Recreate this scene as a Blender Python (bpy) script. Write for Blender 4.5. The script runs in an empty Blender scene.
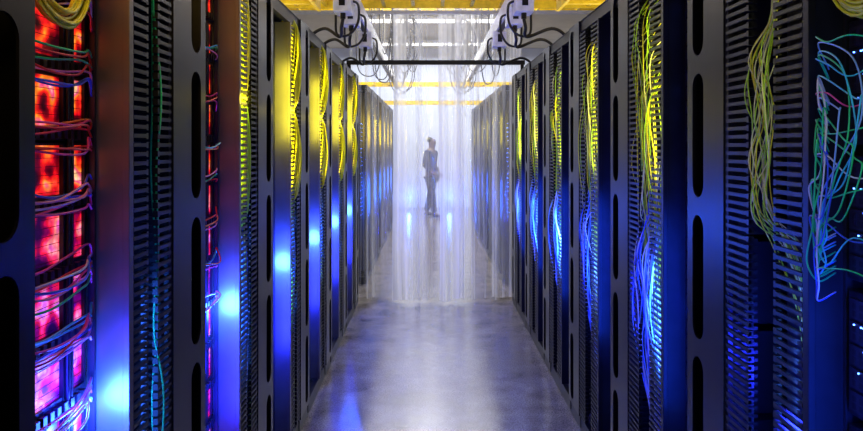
import bpy, math, random
from mathutils import Vector
random.seed(7)
S = bpy.context.scene
COL = S.collection
PI = math.pi
F = 700.0; VX = 429.0; VY = 145.0; H = 1.57
LX = 0.70; RX = 0.83; P = 0.945; TOP = 2.25
ORD = ['first','second','third','fourth','fifth','sixth','seventh','eighth','ninth','tenth','eleventh','twelfth','thirteenth','fourteenth']

# ------------------------------------------------------------ materials
def mat(name, color, rough=0.5, metal=0.0, emis=None, es=0.0, var=0.15, scale=20, bump=0.0):
    m = bpy.data.materials.new(name); m.use_nodes = True
    nt = m.node_tree; b = nt.nodes['Principled BSDF']
    b.inputs['Roughness'].default_value = rough; b.inputs['Metallic'].default_value = metal
    tc = nt.nodes.new('ShaderNodeTexCoord'); n = nt.nodes.new('ShaderNodeTexNoise')
    n.inputs['Scale'].default_value = scale; n.inputs['Detail'].default_value = 4
    nt.links.new(tc.outputs['Object'], n.inputs['Vector'])
    r = nt.nodes.new('ShaderNodeValToRGB')
    c0 = [max(0, c*(1-var)) for c in color]; c1 = [min(1, c*(1+var)) for c in color]
    r.color_ramp.elements[0].position = .3; r.color_ramp.elements[1].position = .7
    r.color_ramp.elements[0].color = (*c0, 1); r.color_ramp.elements[1].color = (*c1, 1)
    nt.links.new(n.outputs['Fac'], r.inputs['Fac']); nt.links.new(r.outputs['Color'], b.inputs['Base Color'])
    if emis:
        b.inputs['Emission Color'].default_value = (*emis, 1); b.inputs['Emission Strength'].default_value = es
    if bump:
        bp = nt.nodes.new('ShaderNodeBump'); bp.inputs['Strength'].default_value = bump
        nt.links.new(n.outputs['Fac'], bp.inputs['Height']); nt.links.new(bp.outputs['Normal'], b.inputs['Normal'])
    return m
M = {}
M['black'] = mat('black_steel', (.006,.006,.007), .42, .3)
M['finger'] = mat('black_plastic', (.006,.006,.007), .42)
M['slot'] = mat('slotted_steel', (.013,.012,.016), .34, .5)
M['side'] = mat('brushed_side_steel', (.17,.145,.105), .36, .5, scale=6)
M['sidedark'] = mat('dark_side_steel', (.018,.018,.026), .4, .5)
M['slot_shade'] = mat('slot_shade_black', (.004,.004,.005), .6)  # near-black colour standing in for the dark inside seen through the slots
M['chassis'] = mat('chassis_black', (.015,.015,.022), .4, .4)
M['card'] = mat('line_card_grey', (.04,.04,.055), .4, .6)
M['port'] = mat('port_black', (.004,.004,.006), .5)
M['led'] = mat('led_blue', (.1,.3,1), .5, 0, (.07,.2,1), 14)
M['yellow'] = mat('yellow_tray_paint', (.85,.58,.015), .4)
M['grey'] = mat('grey_metal', (.45,.46,.48), .35, .4)
M['white'] = mat('white_enamel', (.75,.76,.78), .4)
M['lamp'] = mat('lamp_diffuser', (.9,.9,.88), .5, 0, (1,.98,.92), 2.5)
M['wall'] = mat('wall_paint', (.60,.64,.74), .8, var=.05, scale=3)
M['ceil'] = mat('ceiling_paint', (.46,.41,.32), .9, var=.08, scale=2)
CC = {'yellow':(.8,.78,.02),'lime':(.42,.75,.03),'green':(.02,.75,.22),'cyan':(.05,.65,.8),'blue':(.04,.12,.85),'sky':(.25,.5,.95),
      'red':(.8,.02,.03),'magenta':(.9,.07,.38),'orange':(.85,.25,.03),'white':(.75,.78,.85),'black':(.012,.012,.014),'cream':(.75,.78,.35),'grey':(.05,.05,.065),'pink':(.95,.35,.55)}
for k, c in CC.items(): M['c_'+k] = mat('cable_'+k, c, .35, var=.08)

def glow_mat():
    m = bpy.data.materials.new('red_backlit_vent'); m.use_nodes = True; nt = m.node_tree
    b = nt.nodes['Principled BSDF']; b.inputs['Roughness'].default_value = .4
    tc = nt.nodes.new('ShaderNodeTexCoord'); n = nt.nodes.new('ShaderNodeTexNoise'); n.inputs['Scale'].default_value = 15; n.inputs['Detail'].default_value = 1.2
    geo = nt.nodes.new('ShaderNodeNewGeometry')
    nt.links.new(geo.outputs['Position'], n.inputs['Vector'])
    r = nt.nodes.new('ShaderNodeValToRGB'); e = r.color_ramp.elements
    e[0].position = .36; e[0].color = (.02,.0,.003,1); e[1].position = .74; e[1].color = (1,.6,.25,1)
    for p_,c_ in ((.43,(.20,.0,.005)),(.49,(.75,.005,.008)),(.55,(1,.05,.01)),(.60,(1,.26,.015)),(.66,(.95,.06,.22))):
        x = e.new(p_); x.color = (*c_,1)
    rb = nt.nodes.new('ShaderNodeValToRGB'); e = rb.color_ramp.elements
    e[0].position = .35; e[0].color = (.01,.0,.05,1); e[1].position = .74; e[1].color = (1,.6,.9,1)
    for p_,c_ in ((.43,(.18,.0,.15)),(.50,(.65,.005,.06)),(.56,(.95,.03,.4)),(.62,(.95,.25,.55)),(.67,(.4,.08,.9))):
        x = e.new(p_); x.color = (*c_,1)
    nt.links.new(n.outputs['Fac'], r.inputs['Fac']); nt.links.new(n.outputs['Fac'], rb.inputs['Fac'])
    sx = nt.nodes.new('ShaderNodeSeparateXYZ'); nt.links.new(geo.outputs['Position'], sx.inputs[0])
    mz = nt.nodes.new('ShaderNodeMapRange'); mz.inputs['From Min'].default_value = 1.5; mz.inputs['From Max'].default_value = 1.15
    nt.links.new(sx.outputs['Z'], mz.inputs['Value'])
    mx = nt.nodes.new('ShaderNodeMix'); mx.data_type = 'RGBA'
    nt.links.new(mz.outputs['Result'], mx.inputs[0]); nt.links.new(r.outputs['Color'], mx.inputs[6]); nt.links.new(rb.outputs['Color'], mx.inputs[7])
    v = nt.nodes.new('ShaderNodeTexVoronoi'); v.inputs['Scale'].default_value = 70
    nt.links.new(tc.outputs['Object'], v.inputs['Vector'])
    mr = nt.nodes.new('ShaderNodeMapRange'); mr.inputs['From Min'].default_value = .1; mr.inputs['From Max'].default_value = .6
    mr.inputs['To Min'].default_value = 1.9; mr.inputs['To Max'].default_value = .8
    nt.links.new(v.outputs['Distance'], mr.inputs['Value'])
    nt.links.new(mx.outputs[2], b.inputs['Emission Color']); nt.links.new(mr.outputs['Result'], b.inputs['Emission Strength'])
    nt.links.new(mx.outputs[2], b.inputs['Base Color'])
    return m
M['glow'] = glow_mat()

def floor_mat():
    m = bpy.data.materials.new('polished_concrete'); m.use_nodes = True; nt = m.node_tree
    b = nt.nodes['Principled BSDF']
    tc = nt.nodes.new('ShaderNodeTexCoord')
    n = nt.nodes.new('ShaderNodeTexNoise'); n.inputs['Scale'].default_value = 4.5; n.inputs['Detail'].default_value = 9; n.inputs['Roughness'].default_value = .7
    n2 = nt.nodes.new('ShaderNodeTexNoise'); n2.inputs['Scale'].default_value = 110; n2.inputs['Detail'].default_value = 3
    for q in (n, n2): nt.links.new(tc.outputs['Object'], q.inputs['Vector'])
    r = nt.nodes.new('ShaderNodeValToRGB'); e = r.color_ramp.elements
    e[0].position = .32; e[0].color = (.15,.13,.115,1); e[1].position = .68; e[1].color = (.36,.32,.28,1)
    r2 = nt.nodes.new('ShaderNodeValToRGB'); e = r2.color_ramp.elements
    e[0].position = .38; e[0].color = (.3,.3,.3,1); e[1].position = .6; e[1].color = (1,1,1,1)
    nt.links.new(n.outputs['Fac'], r.inputs['Fac']); nt.links.new(n2.outputs['Fac'], r2.inputs['Fac'])
    mx = nt.nodes.new('ShaderNodeMix'); mx.data_type = 'RGBA'; mx.blend_type = 'MULTIPLY'; mx.inputs[0].default_value = .8
    nt.links.new(r.outputs['Color'], mx.inputs[6]); nt.links.new(r2.outputs['Color'], mx.inputs[7])
    nt.links.new(mx.outputs[2], b.inputs['Base Color'])
    mr = nt.nodes.new('ShaderNodeMapRange'); mr.inputs['From Min'].default_value=.3; mr.inputs['From Max'].default_value=.7; mr.inputs['To Min'].default_value = .07; mr.inputs['To Max'].default_value = .19
    nt.links.new(n.outputs['Fac'], mr.inputs['Value']); nt.links.new(mr.outputs['Result'], b.inputs['Roughness'])
    bp = nt.nodes.new('ShaderNodeBump'); bp.inputs['Strength'].default_value = .05; bp.inputs['Distance'].default_value = .02
    nt.links.new(n2.outputs['Fac'], bp.inputs['Height']); nt.links.new(bp.outputs['Normal'], b.inputs['Normal'])
    b.inputs['Specular IOR Level'].default_value = .75
    return m
M['floor'] = floor_mat()

def plastic_mat(name, base, amp, tint=(.86,.87,.93)):
    m = bpy.data.materials.new(name); m.use_nodes = True; nt = m.node_tree
    for n in list(nt.nodes): nt.nodes.remove(n)
    out = nt.nodes.new('ShaderNodeOutputMaterial')
    tr = nt.nodes.new('ShaderNodeBsdfTransparent'); tr.inputs['Color'].default_value = (.97,.98,1,1)
    df = nt.nodes.new('ShaderNodeBsdfDiffuse'); df.inputs['Color'].default_value = (*tint,1)
    tl = nt.nodes.new('ShaderNodeBsdfTranslucent'); tl.inputs['Color'].default_value = (*tint,1)
    gl = nt.nodes.new('ShaderNodeBsdfGlossy'); gl.inputs['Roughness'].default_value = .16
    m1 = nt.nodes.new('ShaderNodeMixShader'); m1.inputs[0].default_value = .75
    nt.links.new(df.outputs[0], m1.inputs[1]); nt.links.new(tl.outputs[0], m1.inputs[2])
    tc = nt.nodes.new('ShaderNodeTexCoord')
    outs = []
    for sc, dt in (((7,7,.12),2),((30,14,.2),3)):  # stretched noise paints fold shading and highlights as streaks of milkiness
        mp = nt.nodes.new('ShaderNodeMapping'); mp.inputs['Scale'].default_value = sc
        ns = nt.nodes.new('ShaderNodeTexNoise'); ns.inputs['Scale'].default_value = 1; ns.inputs['Detail'].default_value = dt
        nt.links.new(tc.outputs['Object'], mp.inputs['Vector']); nt.links.new(mp.outputs[0], ns.inputs['Vector']); outs.append(ns)
    av = nt.nodes.new('ShaderNodeMix'); av.data_type = 'FLOAT'; av.inputs[0].default_value = .45
    nt.links.new(outs[0].outputs['Fac'], av.inputs[2]); nt.links.new(outs[1].outputs['Fac'], av.inputs[3])
    mr = nt.nodes.new('ShaderNodeMapRange'); mr.inputs['From Min'].default_value = .43; mr.inputs['From Max'].default_value = .62
    mr.inputs['To Min'].default_value = base; mr.inputs['To Max'].default_value = base+amp
    nt.links.new(av.outputs[0], mr.inputs['Value'])
    m2 = nt.nodes.new('ShaderNodeMixShader'); nt.links.new(mr.outputs['Result'], m2.inputs[0])
    nt.links.new(tr.outputs[0], m2.inputs[1]); nt.links.new(m1.outputs[0], m2.inputs[2])
    lw = nt.nodes.new('ShaderNodeLayerWeight'); lw.inputs['Blend'].default_value = .35
    m3 = nt.nodes.new('ShaderNodeMixShader'); ml = nt.nodes.new('ShaderNodeMath'); ml.operation = 'MULTIPLY'; ml.inputs[1].default_value = .7
    nt.links.new(lw.outputs['Fresnel'], ml.inputs[0]); nt.links.new(ml.outputs[0], m3.inputs[0])
    nt.links.new(m2.outputs[0], m3.inputs[1]); nt.links.new(gl.outputs[0], m3.inputs[2])
    nt.links.new(m3.outputs[0], out.inputs['Surface'])
    return m
M['curt'] = plastic_mat('milky_plastic', .18, .42)
M['curtmid'] = plastic_mat('hazy_plastic', .22, .18)
M['curtclear'] = plastic_mat('clear_plastic', .03, .30)

# ------------------------------------------------------------ mesh helpers
class MB:
    def __init__(s): s.v = []; s.f = []
    def box(s, x0,x1,y0,y1,z0,z1):
        if x0 > x1: x0, x1 = x1, x0
        if y0 > y1: y0, y1 = y1, y0
        i = len(s.v)
        s.v += [(x0,y0,z0),(x1,y0,z0),(x1,y1,z0),(x0,y1,z0),(x0,y0,z1),(x1,y0,z1),(x1,y1,z1),(x0,y1,z1)]
        s.f += [(i,i+3,i+2,i+1),(i+4,i+5,i+6,i+7),(i,i+1,i+5,i+4),(i+1,i+2,i+6,i+5),(i+2,i+3,i+7,i+6),(i+3,i,i+4,i+7)]
        return s
    def tube(s, pts, r, n=6, rad=None):
        pts = [Vector(p) for p in pts]; i0 = len(s.v); m = len(pts)
        up = Vector((0,0,1)); prev = None
        for k, p in enumerate(pts):
            d = (pts[min(k+1,m-1)] - pts[max(k-1,0)])
            if d.length < 1e-9: d = Vector((0,0,1))
            d.normalize()
            if prev is None:
                a = d.cross(up)
                if a.length < .1: a = d.cross(Vector((1,0,0)))
            else: a = prev - d*prev.dot(d)
            a.normalize(); prev = a; b = d.cross(a)
            rr = rad[k] if rad else r
            for j in range(n):
                t = 2*PI*j/n; q = p + a*math.cos(t)*rr + b*math.sin(t)*rr
                s.v.append(tuple(q))
        for k in range(m-1):
            for j in range(n):
                a = i0+k*n+j; b = i0+k*n+(j+1)%n
                s.f.append((a,b,b+n,a+n))
        s.f.append(tuple(i0+j for j in range(n))[::-1]); s.f.append(tuple(i0+(m-1)*n+j for j in range(n)))
        return s
    def slotplate(s, x0, x1, ya, yb, z0, cells, hw, gap):
        w = (yb-ya)/2; cy = (ya+yb)/2; z = z0
        for hgt in cells:
            zt = z+hgt; ct = zt-gap/2-hw; cb = z+gap/2+hw; outer=[]; inner=[]
            for k in range(13):
                t = PI*k/12
                inner.append((cy+hw*math.cos(t), ct+hw*math.sin(t)))
                outer.append((cy+w*max(-1,min(1,math.cos(t)*1.41422)), ct+(zt-ct)*min(1,math.sin(t)*1.41422)))
            for k in range(13):
                t = PI+PI*k/12
                inner.append((cy+hw*math.cos(t), cb+hw*math.sin(t)))
                outer.append((cy+w*max(-1,min(1,math.cos(t)*1.41422)), cb+(cb-z)*max(-1,math.sin(t)*1.41422)))
            n = len(inner); i = len(s.v)
            for X in (x0, x1):
                s.v += [(X,a,b) for a,b in outer]; s.v += [(X,a,b) for a,b in inner]
            for k in range(n):
                q = (k+1)%n
                s.f.append((i+k,i+q,i+n+q,i+n+k))
                s.f.append((i+2*n+k,i+3*n+k,i+3*n+q,i+2*n+q))
                s.f.append((i+n+k,i+n+q,i+3*n+q,i+3*n+k))
                s.f.append((i+k,i+2*n+k,i+2*n+q,i+q))
            z = zt
        return s
    def build(s, name, m, parent=None, bevel=0, smooth=False, loc=None):
        me = bpy.data.meshes.new(name)
        v = s.v
        if loc is not None: v = [(a-loc[0],b-loc[1],c-loc[2]) for a,b,c in v]
        me.from_pydata(v, [], s.f); me.update()
        if smooth: me.polygons.foreach_set('use_smooth', [True]*len(me.polygons))
        o = bpy.data.objects.new(name, me); COL.objects.link(o); me.materials.append(m)
        if parent: o.parent = parent
        if loc is not None: o.location = loc
        if bevel:
            b = o.modifiers.new('b','BEVEL'); b.width = bevel; b.segments = 2
        return o
def tag(o, label=None, cat=None, group=None, kind=None):
    if label: o['label'] = label
    if cat: o['category'] = cat
    if group: o['group'] = group
    if kind: o['kind'] = kind
    return o
def empty(name, loc=(0,0,0), rz=0):
    o = bpy.data.objects.new(name, None); COL.objects.link(o); o.location = loc; o.rotation_euler = (0,0,rz); o.empty_display_size = .05
    return o
def copy_tree(o, parent=None):
    c = o.copy(); COL.objects.link(c)
    if parent: c.parent = parent
    for ch in list(o.children): copy_tree(ch, c)
    return c
def spline(pts, sub=6):
    P_ = [Vector(p) for p in pts]; P_ = [P_[0]*2-P_[1]] + P_ + [P_[-1]*2-P_[-2]]
    out = []
    for i in range(1, len(P_)-2):
        a,b,c,d = P_[i-1:i+3]
        for k in range(sub):
            t = k/sub
            out.append(.5*((2*b)+(c-a)*t+(2*a-5*b+4*c-d)*t*t+(3*b-a-3*c+d)*t**3))
    out.append(P_[-2]); return out
def cable(pts, r, color, label, group, name='patch_cable', cat='cable', sub=6):
    mb = MB().tube(spline(pts, sub), r, 6)
    o = mb.build(name, M['c_'+color], smooth=True, loc=tuple(pts[0]))
    return tag(o, label, cat, group)

def light(kind, name, loc, power, color, size=.02, rot=None, sy=None):
    l = bpy.data.lights.new(name, kind); l.energy = power; l.color = color
    if kind == 'AREA':
        l.size = size
        if sy: l.shape = 'RECTANGLE'; l.size_y = sy
    else: l.shadow_soft_size = size
    o = bpy.data.objects.new(name, l); COL.objects.link(o); o.location = loc
    if rot: o.rotation_euler = rot
    return o

# ------------------------------------------------------------ room
def struct(name, mb, m): return tag(mb.build(name, m), kind='structure')
YF = 17.6
struct('floor', MB().box(-5,5,-1.5,YF,-.1,0), M['floor'])
struct('ceiling', MB().box(-5,5,-1.5,YF,4.0,4.1), M['ceil'])
struct('wall_left', MB().box(-5.1,-5,-1.5,YF,0,4.0), M['wall'])
struct('wall_right', MB().box(5,5.1,-1.5,YF,0,4.0), M['wall'])
struct('wall_far', MB().box(-5.1,5.1,YF,YF+.1,0,4.0), M['wall'])

# ------------------------------------------------------------ racks
EQ = {-1: .40, 1: .24}; MG = {-1: .27, 1: .43}
def make_rack(s):
    e, g = EQ[s], MG[s]; r = empty('server_rack')
    X = lambda d: s*d
    y1 = e; y2 = e+g
    f = MB()
    for (d0,d1) in ((0.0,.03),(.77,.80)):
        for (a,b) in ((0.0,.012),(y2-.012,y2),(P-.015,P-.003)):
            f.box(X(d0),X(d1),a,b,.02,TOP-.02)
    for z0,z1 in ((.0,.08),(TOP-.06,TOP)):
        f.box(X(.004),X(.03),0.0,P-.003,z0,z1); f.box(X(.77),X(.8),0.0,P-.003,z0,z1)
        f.box(X(.03),X(.77),0.0,.02,z0,z1); f.box(X(.03),X(.77),P-.023,P-.003,z0,z1)
    f.build('frame', M['black'], r)
    sp = MB().box(X(.0),X(.62),y1,y1+.012,.08,TOP-.06)
    sp.box(X(-.004),X(.012),y1-.006,y1+.018,.08,TOP-.06)
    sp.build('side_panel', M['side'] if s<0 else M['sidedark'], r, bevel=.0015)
    sl = MB().slotplate(X(-.006),X(.0),P-.175,P-.003,.08,[.4342]*5,.043,.055)
    sl.box(X(-.006),X(0),y2,P-.175,.08,.08+.4342*5)
    sl.build('slotted_panel', M['slot'], r)
    q = MB(); q.box(X(.0),X(.05),y2,y2+.004,.08,TOP-.06); q.box(X(.0),X(.05),P-.007,P-.003,.08,TOP-.06)
    q.build('panel_flange', M['slot'], r)
    MB().box(X(.05),X(.053),y2+.004,P-.004,.08,TOP-.06).build('slot_shade_sheet', M['slot_shade'], r)  # added black sheet that puts interior shade behind the slots
    MB().box(X(.17),X(.175),y1+.015,y2-.005,.08,TOP-.06).build('manager_trough', M['sidedark'], r)
    L = .105 if s<0 else .15
    fa = MB(); z = .1
    fa.box(X(.0),X(.012),y1+.014,y1+.026,.08,TOP-.06); fa.box(X(.0),X(.012),y2-.02,y2-.006,.08,TOP-.06)
    while z < TOP-.08:
        fa.box(X(.0),X(.085),y1+.016,y1+.022,z,z+.010); fa.box(X(-.004),X(.004),y1+.02,y1+L-.01,z,z+.0095)
        fa.box(X(-.004),X(.010),y1+L-.012,y1+L,z-.003,z+.0125)
        fa.box(X(.0),X(.085),y2-.012,y2-.006,z,z+.010); fa.box(X(-.004),X(.004),y2-L,y2-.01,z,z+.0095)
        fa.box(X(-.004),X(.010),y2-L,y2-L+.012,z-.003,z+.0125)
        z += .0222
    fa.build('finger_comb', M['finger'], r)
    MB().box(X(.0),X(.8),.0,P-.003,TOP-.004,TOP).build('top_panel', M['black'], r)
    MB().box(X(.79),X(.8),.02,P-.02,.08,TOP-.06).build('back_panel', M['black'], r)
    rail = MB()
    for a in (.014, y1-.010):
        rail.box(X(.075),X(.09),a,a+.009,.08,TOP-.06)
    rail.build('mounting_rail', M['card'], r)
    return r

def make_switch(w):
    r = empty('network_switch'); h = .265
    MB().box(-.45,0,-w/2,w/2,0,h).build('chassis', M['chassis'], r, bevel=.002)
    n = 5
    for k in range(n):
        z = .012+k*.049
        c = MB().box(0,.006,-w/2+.012,w/2-.012,z,z+.042).build('line_card', M['card'], r)
        p = MB(); m_ = max(4,int((w-.06)/.02))
        for j in range(m_):
            y = -w/2+.03+j*(w-.06)/(m_-1)
            p.box(.0055,.0065,y-.006,y+.006,z+.006,z+.018); p.box(.0055,.0065,y-.006,y+.006,z+.022,z+.034)
        p.build('port_row', M['port'], c)
        l = MB()
        for j in range(8):
            if random.random() < .4:
                y = -w/2+.03+random.random()*(w-.06)
                l.box(.006,.008,y-.0013,y+.0013,z+.0357,z+.0383)
        l.box(.006,.008,w/2-.03,w/2-.027,z+.0357,z+.0383)
        l.build('indicator_strip', M['led'], c)
    return r
def make_red_switch(w):
    r = empty('network_switch'); h = .140
    b = MB(); b.box(-.45,-.006,-w/2,w/2,0,h); b.box(-.006,.004,-w/2,w/2,0,.030); b.box(-.006,.004,-w/2,w/2,h-.005,h)
    b.box(-.006,.004,-w/2,-w/2+.008,.030,h-.005); b.box(-.006,.004,w/2-.006,w/2,.030,h-.005)
    b.build('chassis', M['chassis'], r)
    MB().box(-.0055,-.003,-w/2+.008,w/2-.006,.030,h-.005).build('backlit_vent', M['glow'], r)
    g = MB()
    z = .036
    while z < h-.01:
        g.box(-.003,-.002,-w/2+.008,w/2-.006,z,z+.0012); z += .018
    g.box(-.003,.006,.078,.122,.02,h-.005)
    g.build('vent_grille', M['chassis'], r)
    p = MB()
    for j in range(12):
        y = -w/2+.03+j*(w-.06)/11; p.box(.004,.018,y-.007,y+.007,.003,.022)
    p.build('port_plug', M['port'], r)
    return r

rackp = {-1: make_rack(-1), 1: make_rack(1)}
swp = {-1: make_switch(.355), 1: make_switch(.20)}
redp = make_red_switch(.36)
used = set()
def place(proto, loc, label, cat, group, rz=0):
    if id(proto) in used: o = copy_tree(proto)
    else: used.add(id(proto)); o = proto
    o.location = loc; o.rotation_euler = (0,0,rz)
    return tag(o, label, cat, group)

ystart = {-1: 2.177-P*2, 1: 2.235-P}
nrack = {-1: 7, 1: 6}
SN = {-1:'left', 1:'right'}
RK = {}
for s in (-1,1):
    face = LX if s<0 else RX
    for k in range(nrack[s]):
        y0 = ystart[s]+k*P; RK[(s,k)] = y0
        place(rackp[s], (s*face, y0, 0), f'black open network rack with slotted post cover, {ORD[k]} from the camera in the {SN[s]} row', 'server rack', 'racks lining the aisle')
        if s<0 and k==0: continue
        rec = .095 if s<0 else .075
        yc = y0+.0+EQ[s]/2
        if s<0 and k in (1,2):
            zs = [.12+.146*j for j in range(14)]
            for j,z in enumerate(zs):
                if k==1 and not (.7<z<2.05): continue
                place(redp, (s*(face+rec), yc, z), f'red backlit switch, {ORD[13-j]} down the {ORD[k]} rack of the left row', 'network switch', 'red backlit switches')
        else:
            for j in range(7):
                z = .13+j*.288
                place(swp[s], (s*(face+rec), yc, z), f'black switch chassis with blue lights, {ORD[6-j]} down the {ORD[k]} rack of the {SN[s]} row', 'network switch', 'blue lit switches in the aisle racks', rz=0 if s<0 else PI)
for s in (-1,1):
    face = LX if s<0 else RX
    for k in range(6):
        y0 = 7.9+k*P
        place(rackp[s], (s*face, y0, 0), f'black network rack seen through the plastic curtain, {ORD[k]} beyond it on the {SN[s]}', 'server rack', 'racks beyond the curtain')
        for j in (2,3,4,5):
            if k>2: continue
            place(swp[s], (s*(face+(.095 if s<0 else .075)), y0+EQ[s]/2, .13+j*.288), f'dim switch chassis, {ORD[6-j]} down the {ORD[k]} rack beyond the curtain on the {SN[s]}', 'network switch', 'switches beyond the curtain', rz=0 if s<0 else PI)

# ------------------------------------------------------------ cables
def jit(a): return random.uniform(-a,a)
cols = ['magenta','red','blue','pink','red','magenta','orange','white','green','cyan','magenta','pink']
for k in (1,2):
    y0 = RK[(-1,k)]
    for j in range(14):
        z = .12+.146*j
        if not (.85<z<1.98): continue
        for q in range(7 if k==1 else 3):
            c = random.choice(cols if z>1.1 else ['sky','pink','magenta','white','pink','red','magenta','white']); zz = z+.012+jit(.035); d = random.uniform(.02,.08)
            pts = [(-LX-.07, y0+.03, zz+jit(.02)), (-LX-d, y0+.12, zz-.008+jit(.012)), (-LX-d, y0+.24, zz+jit(.012)), (-LX-.06, y0+.33, zz+.01+jit(.015)), (-LX-.08, y0+.385, zz+jit(.02))]
            cable(pts, .0026, c, f'{c} patch cable crossing the red backlit bay of the {ORD[k]} left rack', f'{c} cables in the red bay of the {ORD[k]} left rack')
    for q in range(2):
        yy = y0+.292+q*.013
        pts = [(-LX-.086, yy+jit(.004), z) for z in (.75,1.0,1.25,1.5,1.75,2.0)]
        cable(pts, .0055, 'black', f'thick black cable running up the red bay of the {ORD[k]} left rack', f'black cables in the red bay of the {ORD[k]} left rack')
for k in range(1,7):
    y0 = RK[(-1,k)]+EQ[-1]
    cset = ['green','green'] if k==1 else ['lime','green','yellow','yellow','white','blue','lime']
    for q,c in enumerate(cset):
        yy = y0+ (.175+.02*q if k==1 else .09+.024*q)
        pts = [(-LX-.02+jit(.015)-.02*(q%2)+(.02 if k==1 else 0), yy+jit(.012 if k==1 else .02), z) for z in (.2,.55,.9,1.1,1.3,1.5,1.7,1.95,2.15)]
        cable(pts, .0024 if k<3 else .004, c, f'{c} cable running up the cable manager of the {ORD[k]} left rack', f'{c} cables in the {ORD[k]} left manager')
def bundle(x,y,z,hh,R,color,label,group,n=20,name='fiber_bundle',sr=.006,tw=.5):
    mb = MB()
    for i in range(n):
        ph = 2*PI*i/n; pts=[]
        rr = R*random.uniform(.5,1.05)
        for k in range(9):
            t = k/8; q = (math.sin(PI*t)**.5)*rr+.012
            a = ph+t*tw+.15*math.sin(5*t+i)
            pts.append((x+q*math.cos(a), y+q*math.sin(a), z-hh/2+hh*t))
        mb.tube(pts, sr*random.uniform(.6,1.1), 5)
    o = mb.build(name, M['c_'+color], smooth=True, loc=(x,y,z-hh/2))
    tag(o, label, 'cable bundle', group)
for k in range(2,7):
    y0 = RK[(-1,k)]+EQ[-1]+.135
    for j,z in enumerate((1.99,1.51)):
        bundle(-LX-.035, y0, z, .52, .028 if k==2 else .060, 'yellow' if j==0 else 'lime' if k==2 else 'yellow', f'{"upper" if j==0 else "lower"} yellow green fibre bundle in the {ORD[k]} rack of the left row', 'yellow fibre bundles in the managers', 34, sr=.006)
    bundle(-LX-.05, y0, .96, .6, .035, 'sky', f'blue cable bundle at mid height in the {ORD[k]} rack of the left row', 'blue bundles in the left managers', 14, 'cable_bundle', .005)
def ring(x,y,z,R,n,label):
    mb = MB()
    for i in range(n):
        r0 = R*(.72+.3*random.random()); dx = jit(.012); pts=[]
        for k in range(29):
            a = 2*PI*k/28+i; pts.append((x+dx+.004*math.sin(3*a), y+r0*math.cos(a), z+r0*1.05*math.sin(a)+jit(.001)))
        mb.tube(pts, .0035, 5)
    tag(mb.build('fiber_coil', M['c_yellow'], smooth=True, loc=(x,y,z)), label, 'cable coil')
ring(-LX-.025, 1.38, 1.93, .12, 18, 'yellow fibre coil hanging at the top of the nearest red bay')
ring(RX+.03, 1.38, 1.93, .10, 14, 'yellow fibre coil hanging at the top of the nearest right rack')
y0 = RK[(1,0)]+EQ[1]+.215
for q in range(20):
    c = random.choice(['cream','cream','lime','yellow'])
    a = jit(.028)
    pts = [(RX+.15, y0+a+jit(.02), .3),(RX+.14, y0+a+jit(.02), .7),(RX+.12+jit(.01), y0+a+jit(.02), 1.10), (RX+.08+jit(.03), y0+a+jit(.02), 1.30)]
    pts += [(RX-.0+jit(.02), y0+a+jit(.035), z+jit(.03)) for z in (1.41,1.53,1.66,1.78)] + [(RX+.03, y0+a*.6, 1.9), (RX+.04,y0+a*.6,2.1)]
    cable(pts, .0014, c, f'thin {c} cable in the wide manager nearest on the right', f'{c} cables in the nearest right manager')
yb = RK[(1,0)]+.215
for q in range(14):
    c = ['green','cyan','green','blue','green','sky','white'][q%7]
    zt = random.uniform(1.52,1.79); r_ = random.uniform(.08,.24); zb = random.uniform(1.24,1.42)
    pts = [(RX+.03, yb+.0, zt-.03), (RX-.02, yb-.05, zt+.02), (RX-.04+jit(.01), yb-r_*.85, zt-.02-jit(.03)),
           (RX-.045+jit(.01), yb-r_*1.0, (zt+zb)/2+.09+jit(.04)), (RX-.04, yb-r_*.75, (zt+zb)/2-.02), (RX-.03, yb-r_*.40+jit(.02), zb+.10), (RX-.025, yb-r_*.35+jit(.02), zb+.03), (RX-.01, yb-.03, zb-.01), (RX+.05, yb+.01, zb+.0)]
    cable(pts, .0017, c, f'{c} patch cable sweeping down in a wide arc before the nearest right rack', f'{c} loops on the nearest right rack', sub=8)
for q in range(9):
    c = ['green','cyan','blue','green','white','green','magenta','cyan','green'][q]; zt = 1.30+.062*q+jit(.01)
    pts = [(RX+.03,yb+.0,zt),(RX-.02,yb-.04,zt+.01),(RX-.03,yb-.10,zt-.01+jit(.03)),(RX-.02,yb-.17,zt+jit(.04)),(RX+.04,yb-.21,zt+jit(.04))]
    cable(pts, .0016, c, f'{c} patch cable stretched across the nearest right rack', f'{c} level cables on the nearest right rack')
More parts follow.
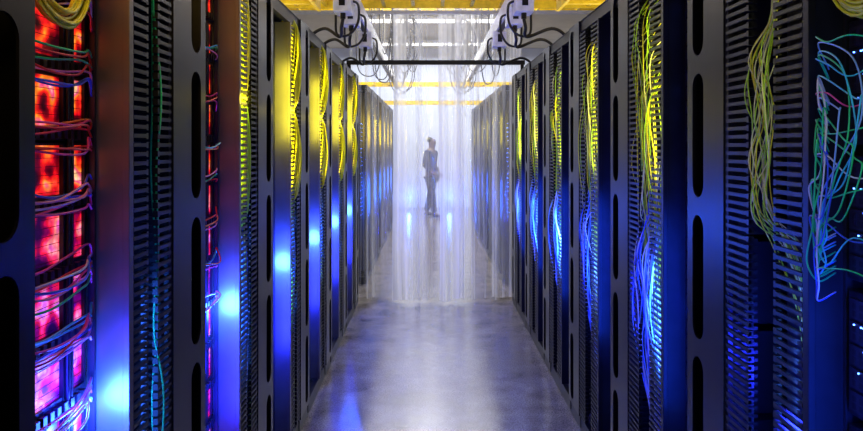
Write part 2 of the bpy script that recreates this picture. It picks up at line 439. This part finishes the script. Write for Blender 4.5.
for k in range(1,6):
    y0 = RK[(1,k)]+EQ[1]
    n = {1:26,2:20}.get(k,12)
    for q in range(n):
        c = random.choice(['yellow','lime','cream','yellow','lime'])
        a = random.uniform(.10,.35); zt = random.uniform(1.70,2.08)
        pts = [(RX+.05, y0+a, zt+.1),(RX-.0+jit(.015), y0+a+jit(.04), zt), (RX-.0+jit(.02), y0+a+jit(.055), zt-.2), (RX+.01+jit(.02), y0+a+jit(.055), zt-.45),(RX+.03+jit(.02), y0+a*.7+.06+jit(.04), 1.2),(RX+.05,y0+.2+jit(.08),.6)]
        cable(pts, .0018 if k<3 else .0035, c, f'{c} fibre cable hanging in the manager of the {ORD[k]} right rack', f'{c} cables in the {ORD[k]} right manager')
    for q in range({1:22,2:16}.get(k,10)):
        c = random.choice(['blue','sky','white','sky'])
        a = random.uniform(.10,.36)
        pts = [(RX+.06, y0+a, 1.4+jit(.12)),(RX+.0+jit(.02), y0+a+jit(.04), 1.15), (RX+jit(.02), y0+a+jit(.05), .95), (RX+.01, y0+a+jit(.05), .75),(RX+.06,y0+.2+jit(.08),.4)]
        cable(pts, .0021 if k<3 else .005, c, f'{c} cable hanging low in the manager of the {ORD[k]} right rack', f'{c} low cables in the {ORD[k]} right manager')

# ------------------------------------------------------------ overhead
def tray(name, x0,x1,y0,y1,z,label, along='x', m='yellow', group=None, rh=.11):
    r = empty(name, ((x0+x1)/2,(y0+y1)/2,z)); hx=(x1-x0)/2; hy=(y1-y0)/2
    rl = MB(); rg = MB(); hg = MB()
    if along=='x':
        rl.box(-hx,hx,-hy,-hy+.025,0,rh); rl.box(-hx,hx,hy-.025,hy,0,rh)
        x=-hx+.1
        while x<hx: rg.box(x,x+.03,-hy+.025,hy-.025,.01,.035); x+=.25
        for x in (-3,-1,1,3): hg.tube([(x,-hy+.012,rh-.01),(x,-hy+.012,4.0-z)], .006, 6); hg.tube([(x,hy-.012,rh-.01),(x,hy-.012,4.0-z)], .006, 6)
    else:
        rl.box(-hx,-hx+.025,-hy,hy,0,rh); rl.box(hx-.025,hx,-hy,hy,0,rh)
        y=-hy+.1
        while y<hy: rg.box(-hx+.025,hx-.025,y,y+.03,.01,.035); y+=.25
        for y in (-2.5,0,2.5): hg.tube([(-hx+.012,y,rh-.01),(-hx+.012,y,4.0-z)], .006, 6); hg.tube([(hx-.012,y,rh-.01),(hx-.012,y,4.0-z)], .006, 6)
    rl.build('side_rail', M[m], r); rg.build('rung', M[m], r); hg.build('hanger_rod', M['grey'], r)
    return tag(r, label, 'cable tray', group)
tray('cable_tray', -4,4,5.55,6.05,2.75,'yellow ladder tray crossing the aisle just before the curtain')
tray('cable_tray', -4,4,8.3,8.9,3.25,'yellow ladder tray crossing high just beyond the curtain')
tray('cable_tray', -4,4,11.0,11.3,2.51,'low yellow ladder tray crossing beyond the curtain', rh=.05)
tray('cable_tray', -4,4,14.2,14.5,2.40,'farthest yellow ladder tray crossing the aisle', rh=.07)
tray('cable_tray', -1.35,-.85,.4,5.5,2.62,'yellow ladder tray running above the left row of racks','y')
tray('cable_tray', 1.0,1.5,.4,5.5,2.62,'yellow ladder tray running above the right row of racks','y')
for i,(x,y) in enumerate([(0,10.5),(0,13),(0,16),(-1.6,6.4),(1.8,6.4)]):
    c = empty('ceiling_light', (x,y,3.86)); w_ = 1.3 if i<3 else .5
    hb = MB().box(-w_,w_,-.16,.16,.02,.07)
    for a in (-w_+.15,w_-.15): hb.tube([(a,0,.06),(a,0,.14)],.008,6)
    hb.build('lamp_housing', M['white'], c); MB().box(-w_+.03,w_-.03,-.13,.13,.0,.02).build('diffuser', M['lamp'], c)
    tag(c, ['bright ceiling light nearest beyond the curtain','ceiling light second beyond the curtain','ceiling light above the standing person','ceiling light high above the left row near the curtain','ceiling light high above the right row near the curtain'][i], 'ceiling light', 'ceiling lights')
for s in (-1,1):
    X = s*.58 if s<0 else .64
    r = empty('power_busway', (X,7.5,2.60)); side = SN[s]
    MB().box(-.035,.035,-5.2,5.2,0,.13).build('rail', M['white'], r, bevel=.004)
    MB().box(-.02,.02,-5.2,5.2,-.012,0).build('slot_strip', M['black'], r)
    hb = MB()
    for y in (-4,-2.1,-.7,1.6,3,5): hb.tube([(0,y,.13),(0,y,1.40)], .006, 6)
    hb.build('hanger_rod', M['grey'], r)
    tag(r, f'white overhead power rail hanging along the {side} side of the aisle', 'power rail', 'overhead power rails')
    for i,y in enumerate((4.75,5.25,6.4)):
        b = empty('tap_off_box', (X,y,2.46))
        MB().box(-.06,.06,-.09,.09,0,.135).build('housing', M['white'], b, bevel=.005)
        MB().box(-.02,.02,-.095,-.09,.04,.11).build('breaker', M['black'], b)
        MB().tube([(0,-.03,0),(0,-.03,-.04)], .018, 8).build('cable_gland', M['black'], b)
        tag(b, f'pale tap off box under the {side} power rail, {ORD[i]} from the camera', 'power box', 'tap off boxes')
        fx = s*(LX if s<0 else RX)
        o1 = [(0,-.03,-.04),(s*.01,-.04,-.10),(s*.03,.04,-.15),(fx+s*.02-X,.12,-.08),(fx+s*.12-X,.15,-.12),(fx+s*.16-X,.16,-.208)]
        MB().tube(spline(o1), .012, 7).build('power_cord', M['c_black'], b, smooth=True)
        o2 = [(-s*.05,.05,.10),(-s*.10,0,.06),(-s*.10,-.02,-.06),(-s*.04,0,-.14),(s*.05,.05,-.13),(s*.06,.05,.0)]
        MB().tube(spline(o2), .009, 7).build('power_cord', M['c_black'], b, smooth=True)
def coil(x,y,z,R,n,label,rr_=.007):
    mb = MB(); pts=[]
    for i in range(n*14+1):
        a = 2*PI*i/14; k=i/14
        rr = R*(.75+.35*math.sin(k*2.1)); pts.append((x+.6*rr*math.cos(a)+.05*math.sin(k*1.7), y+.02*k-.05, z+1.25*rr*math.sin(a)+.07*math.cos(k*1.3)))
    mb.tube(pts, rr_, 5)
    mb.tube([(x,y,z+R*.5),(x,y,4.0)], .006, 5)
    tag(mb.build('cable_coil', M['c_grey'], smooth=True, loc=(x,y,z)), label, 'cable coil', 'coils hanging beyond the curtain')
coil(-.25,7.7,2.70,.20,7,'grey cable coil hanging high beyond the curtain on the left')
coil(.34,7.7,2.68,.20,7,'grey cable coil hanging high beyond the curtain on the right')
coil(-.40,9.8,2.6,.24,6,'small grey cable coil farther back on the left')
coil(.46,9.8,2.6,.24,6,'small grey cable coil farther back on the right')
for s in (-1,1):
    for q in range(9):
        xa = s*random.uniform(.15,.7)+.05; xb = xa+s*random.uniform(.1,.35); y = random.uniform(8.35,8.85); zl = random.uniform(2.3,2.8)
        pts = [(xa,y,3.27),(xa+jit(.03),y-.1,2.95),(xa+s*.04,y-.15,zl+.1),((xa+xb)/2,y-.15,zl),(xb-s*.03,y-.1,zl+.12),(xb,y,3.0),(xb,y,3.27)]
        cable(pts, .007, 'grey', f'dark cable looping down from the high tray beyond the curtain, {SN[s]} side', f'cable loops under the high tray, {SN[s]} side', 'hanging_cable')

cb = MB(); cb.box(-.80,.93,6.78,6.82,2.350,2.392)
for a in (-.79,.89): cb.box(a,a+.03,6.785,6.815,2.25,2.35)
tag(cb.build('cross_bar', M['black']), 'dark metal bar spanning the aisle in front of the curtain', 'metal bar')
cb = MB(); cb.box(-1.6,1.7,6.55,6.59,2.80,2.83)
for a in (-1.5,1.6): cb.box(a,a+.02,6.56,6.58,2.83,4.0)
tag(cb.build('cross_bar', M['grey']), 'thin grey rod crossing high above the aisle', 'metal bar')

# curtain
ct = empty('plastic_curtain', (0.06,7.0,0))
tag(ct, 'floor length clear plastic strip curtain closing the end of the aisle', 'curtain')
cr = MB().box(-.95,.95,-.03,.03,3.10,3.15)
for a in (-.85,.85): cr.box(a-.01,a+.01,-.01,.01,3.15,4.0)
cr.build('curtain_rail', M['grey'], ct)
def strip(xa,xb,yo,amp,freq,m,zb):
    nx = 40; nz = 24; mb = MB()
    for j in range(nz+1):
        z = zb+(3.1-zb)*j/nz
        for i in range(nx+1):
            t = i/nx; x = xa+(xb-xa)*t
            A = amp*(1.25-.7*j/nz)
            mb.v.append((x-.06+.008*math.sin(z*1.7+xa*5), yo+A*math.sin(freq*x+xa*9+.5*math.sin(z*2))+.006*math.sin(z*5+x*20)+.35*A*math.sin(freq*2.3*x+z), z+(.012*math.sin(x*25) if j==0 else 0)))
    for j in range(nz):
        for i in range(nx):
            a = j*(nx+1)+i; mb.f.append((a,a+1,a+nx+2,a+nx+1))
    mb.build('strip', m, ct, smooth=True)
strip(-.80,-.52,.0,.03,20,M['curtclear'],.04)
strip(-.58,-.32,.05,.03,22,M['curtclear'],.04)
strip(-.36,-.08,-.05,.04,26,M['curt'],.03)
strip(-.14,.14,.03,.03,20,M['curtmid'],.03)
strip(.10,.34,-.05,.04,28,M['curt'],.03)
strip(.28,.46,.04,.03,24,M['curt'],.03)
strip(.42,.70,-.04,.03,22,M['curtclear'],.04)
strip(.64,.92,.04,.03,22,M['curt'],.04)

# ------------------------------------------------------------ person (side on)
def skin(name, verts, edges, radii, m, parent, root=0, sub=2):
    me = bpy.data.meshes.new(name); me.from_pydata(verts, edges, []); me.update()
    o = bpy.data.objects.new(name, me); COL.objects.link(o); me.materials.append(m); o.parent = parent
    md = o.modifiers.new('skin','SKIN'); md.use_smooth_shade = True
    if len(me.skin_vertices)==0:
        bpy.context.view_layer.objects.active = o; o.select_set(True)
        bpy.ops.mesh.customdata_skin_add()
    sv = me.skin_vertices[0].data
    for i,r in enumerate(radii): sv[i].radius = r if isinstance(r,tuple) else (r,r); sv[i].use_root = (i==root)
    s2 = o.modifiers.new('sub','SUBSURF'); s2.levels = sub; s2.render_levels = sub
    return o
M['skin'] = mat('skin', (.12,.08,.07), .6); M['shirt'] = mat('shirt', (.02,.03,.08), .8); M['pants'] = mat('trousers', (.012,.014,.028), .8); M['shoe'] = mat('shoe', (.01,.01,.012), .5); M['hair'] = mat('hair', (.012,.01,.008), .6)
pr = empty('person', (.05,15.3,0), PI/2-.45)
tag(pr, 'person in dark top and dark trousers standing side on with feet apart beyond the curtain', 'person')
V=[];E=[];R=[]
def v(p,r,link=None):
    V.append(p);R.append(r)
    if link is not None: E.append((link,len(V)-1))
    return len(V)-1
pel=v((0,0,.94),(.15,.10)); bel=v((0,0,1.10),(.135,.10),pel); ch=v((0,.0,1.30),(.17,.115),bel); cl=v((0,.01,1.43),(.10,.08),ch); nk=v((0,-.005,1.50),(.055,.058),cl)
jw=v((0,-.025,1.56),(.066,.082),nk); hd=v((0,-.01,1.645),(.080,.100),jw); tp=v((0,.0,1.72),(.06,.075),hd); v((0,-.11,1.62),(.012,.014),hd)
LG = {-1:(-.10,-.14), 1:(.11,.20)}
for s in (-1,1):
    sh=v((s*.17,.01,1.41),.06,cl); el=v((s*.23,.06,1.14),.042,sh); wr=v((s*.19,-.10,.97),.028,el); pm=v((s*.16,-.15,.93),(.035,.02),wr)
    for q in range(4):
        a=v((s*.15,-.18-.006*q,.90+(q-1.5)*.016),.009,pm); v((V[a][0]-s*.02,V[a][1]-.015,V[a][2]-.022),.008,a)
    t=v((s*.14,-.16,.965),.010,pm); v((s*.12,-.185,.955),.009,t)
    ky,ay = LG[s]
    hp=v((s*.09,0,.86),.095,pel); kn=v((s*.12,ky*.7-.01,.48),.058,hp); an=v((s*.15,ay,.10),.038,kn); v((s*.16,ay-.12,.035),(.04,.03),an)
skin('body', V,E,R,M['skin'],pr)
V=[];E=[];R=[]
a=v((0,0,.93),(.165,.125)); b=v((0,0,1.12),(.155,.12),a); c=v((0,0,1.30),(.185,.135),b); d=v((0,.01,1.43),(.11,.09),c)
for s in (-1,1):
    e=v((s*.17,.01,1.41),.075,d); f_=v((s*.23,.06,1.14),.056,e); v((s*.195,-.08,.99),.042,f_)
skin('shirt',V,E,R,M['shirt'],pr)
V=[];E=[];R=[]
a=v((0,0,.94),(.155,.115))
for s in (-1,1):
    ky,ay = LG[s]
    b=v((s*.09,0,.85),.108,a); c=v((s*.12,ky*.7-.01,.48),.080,b); v((s*.15,ay,.09),.065,c)
skin('trousers',V,E,R,M['pants'],pr)
for s in (-1,1):
    ay = LG[s][1]
    V=[];E=[];R=[]
    a=v((s*.15,ay+.04,.045),(.05,.045)); b=v((s*.155,ay-.07,.042),(.052,.040),a); v((s*.16,ay-.17,.038),(.048,.033),b)
    skin('shoe',V,E,R,M['shoe'],pr)
V=[];E=[];R=[]
a=v((0,.045,1.62),(.070,.062)); b=v((0,.035,1.69),(.082,.078),a); v((0,.0,1.735),(.062,.075),b)
skin('hair',V,E,R,M['hair'],pr)

# ------------------------------------------------------------ lights
BL = (.012,.02,1.0)
YL = (1,.80,.03)
def fwd(name,x,y,z,w_,h_,p,c): return light('AREA',name,(x,y,z),p,c,w_,(PI/2,0,0),h_)
for k in range(1,7):
    y0 = RK[(-1,k)]
    light('POINT','blue_glow', (-LX-.048, y0+EQ[-1]-.085, .97), 22 if k<3 else 20, (.022,.09,1), .05)
    fwd('blue_strip', -LX-.05, y0+.20, .80, .04, .6, 9 if k<3 else 11, BL)
    fwd('blue_strip', -LX-.03, y0+EQ[-1]+.03, .95, .03, .5, 2.5 if k<3 else 5, (.03,.14,1))
    if k>=2:
        fwd('warm_strip', -LX-.03, y0+EQ[-1]+.03, 1.75, .03, .75, 5.5 if k>2 else 1.8, YL)
        light('POINT','warm_glow', (-LX+.03, y0+EQ[-1]+.14, 1.75), .35, YL, .02)
    if k>=3: fwd('warm_strip', -LX-.04, y0+.20, 1.80, .04, .4, 1.6, (.9,.85,.05))
fwd('amber_glow', -.55, .9, 2.15, .3, .3, 2.4, (1,.62,.15))
fwd('amber_glow', -.62, 1.95, 2.1, .1, .3, .9, (1,.62,.15))
for k in range(6):
    y0 = RK[(1,k)]
    light('POINT','blue_glow', (RX+.09, y0+EQ[1]+.2, .95), 13 if k<3 else 16, BL, .03)
    fwd('blue_strip', RX+.03, y0+.05, .95, .03, .7, 3, (.01,.06,1))
    fwd('blue_strip', RX+.0, y0+EQ[1]+.04, .95, .03, .4, 8 if k else 4, (.05,.18,1))
    fwd('warm_strip', RX+.0, y0+EQ[1]+.04, 1.75, .03, .6, (2.4 if k else .35), (1,.9,.12))
fwd('cool_fill', RX-.25, .8, 1.6, .2, .4, .9, (.8,.95,1))
for s in (-1,1):
    for k in range(0,6):
        X = s*((LX if s<0 else RX)+.02); y = 7.9+k*P
        fwd('blue_strip', X, y+.1, .95, .04, .4, 7, (.02,.12,1))
        fwd('warm_strip', X, y+.1, 1.75, .04, .35, 2.2, YL)
    light('POINT','blue_glow', (s*.50,YF-.22,.28), 6, (.08,.25,1), .05)  # added blue tint low on the far wall, glow without a fixture
light('AREA','ceiling_glow', (0.05,10.5,3.8), 330, (1,.985,.96), 2.0, (0,0,0), 5)
light('AREA','ceiling_glow', (0.05,15.5,3.8), 250, (.96,.97,1), 5, (0,0,0), 3.5)
light('AREA','ceiling_glow', (0.05,4.6,3.8), 20, (1,.91,.82), 1.6, (0,0,0), 3.5)
light('AREA','camera_side_light', (0.1,.2,3.4), 2.5, (.95,.88,1), 2, (0,0,0), 1)
for x in (-1.2,1.3):
    light('AREA','added_uplight', (x,4.3,2.3), 15, (1,.92,.75), .5, (PI,0,0), 3)  # added upward fill above the rack tops to brighten the trays, no fixture
light('AREA','added_uplight', (0.05,9.5,2.2), 10, (1,.9,.7), .9, (PI,0,0), 4)  # added upward fill over the aisle beyond the curtain, no fixture

w = bpy.data.worlds.new('world'); S.world = w; w.use_nodes = True
w.node_tree.nodes['Background'].inputs[0].default_value = (.25,.25,.5,1); w.node_tree.nodes['Background'].inputs[1].default_value = .012

cam = bpy.data.cameras.new('camera'); co = bpy.data.objects.new('camera', cam); COL.objects.link(co)
co.location = (0,0,H); co.rotation_euler = (PI/2,0,0)
cam.sensor_width = 36; cam.lens = 36*F/863; cam.clip_start = .05
cam.shift_x = (431.5-VX)/863; cam.shift_y = (VY-215.5)/863
S.camera = co
try: S.view_settings.view_transform = 'Standard'
except Exception: pass
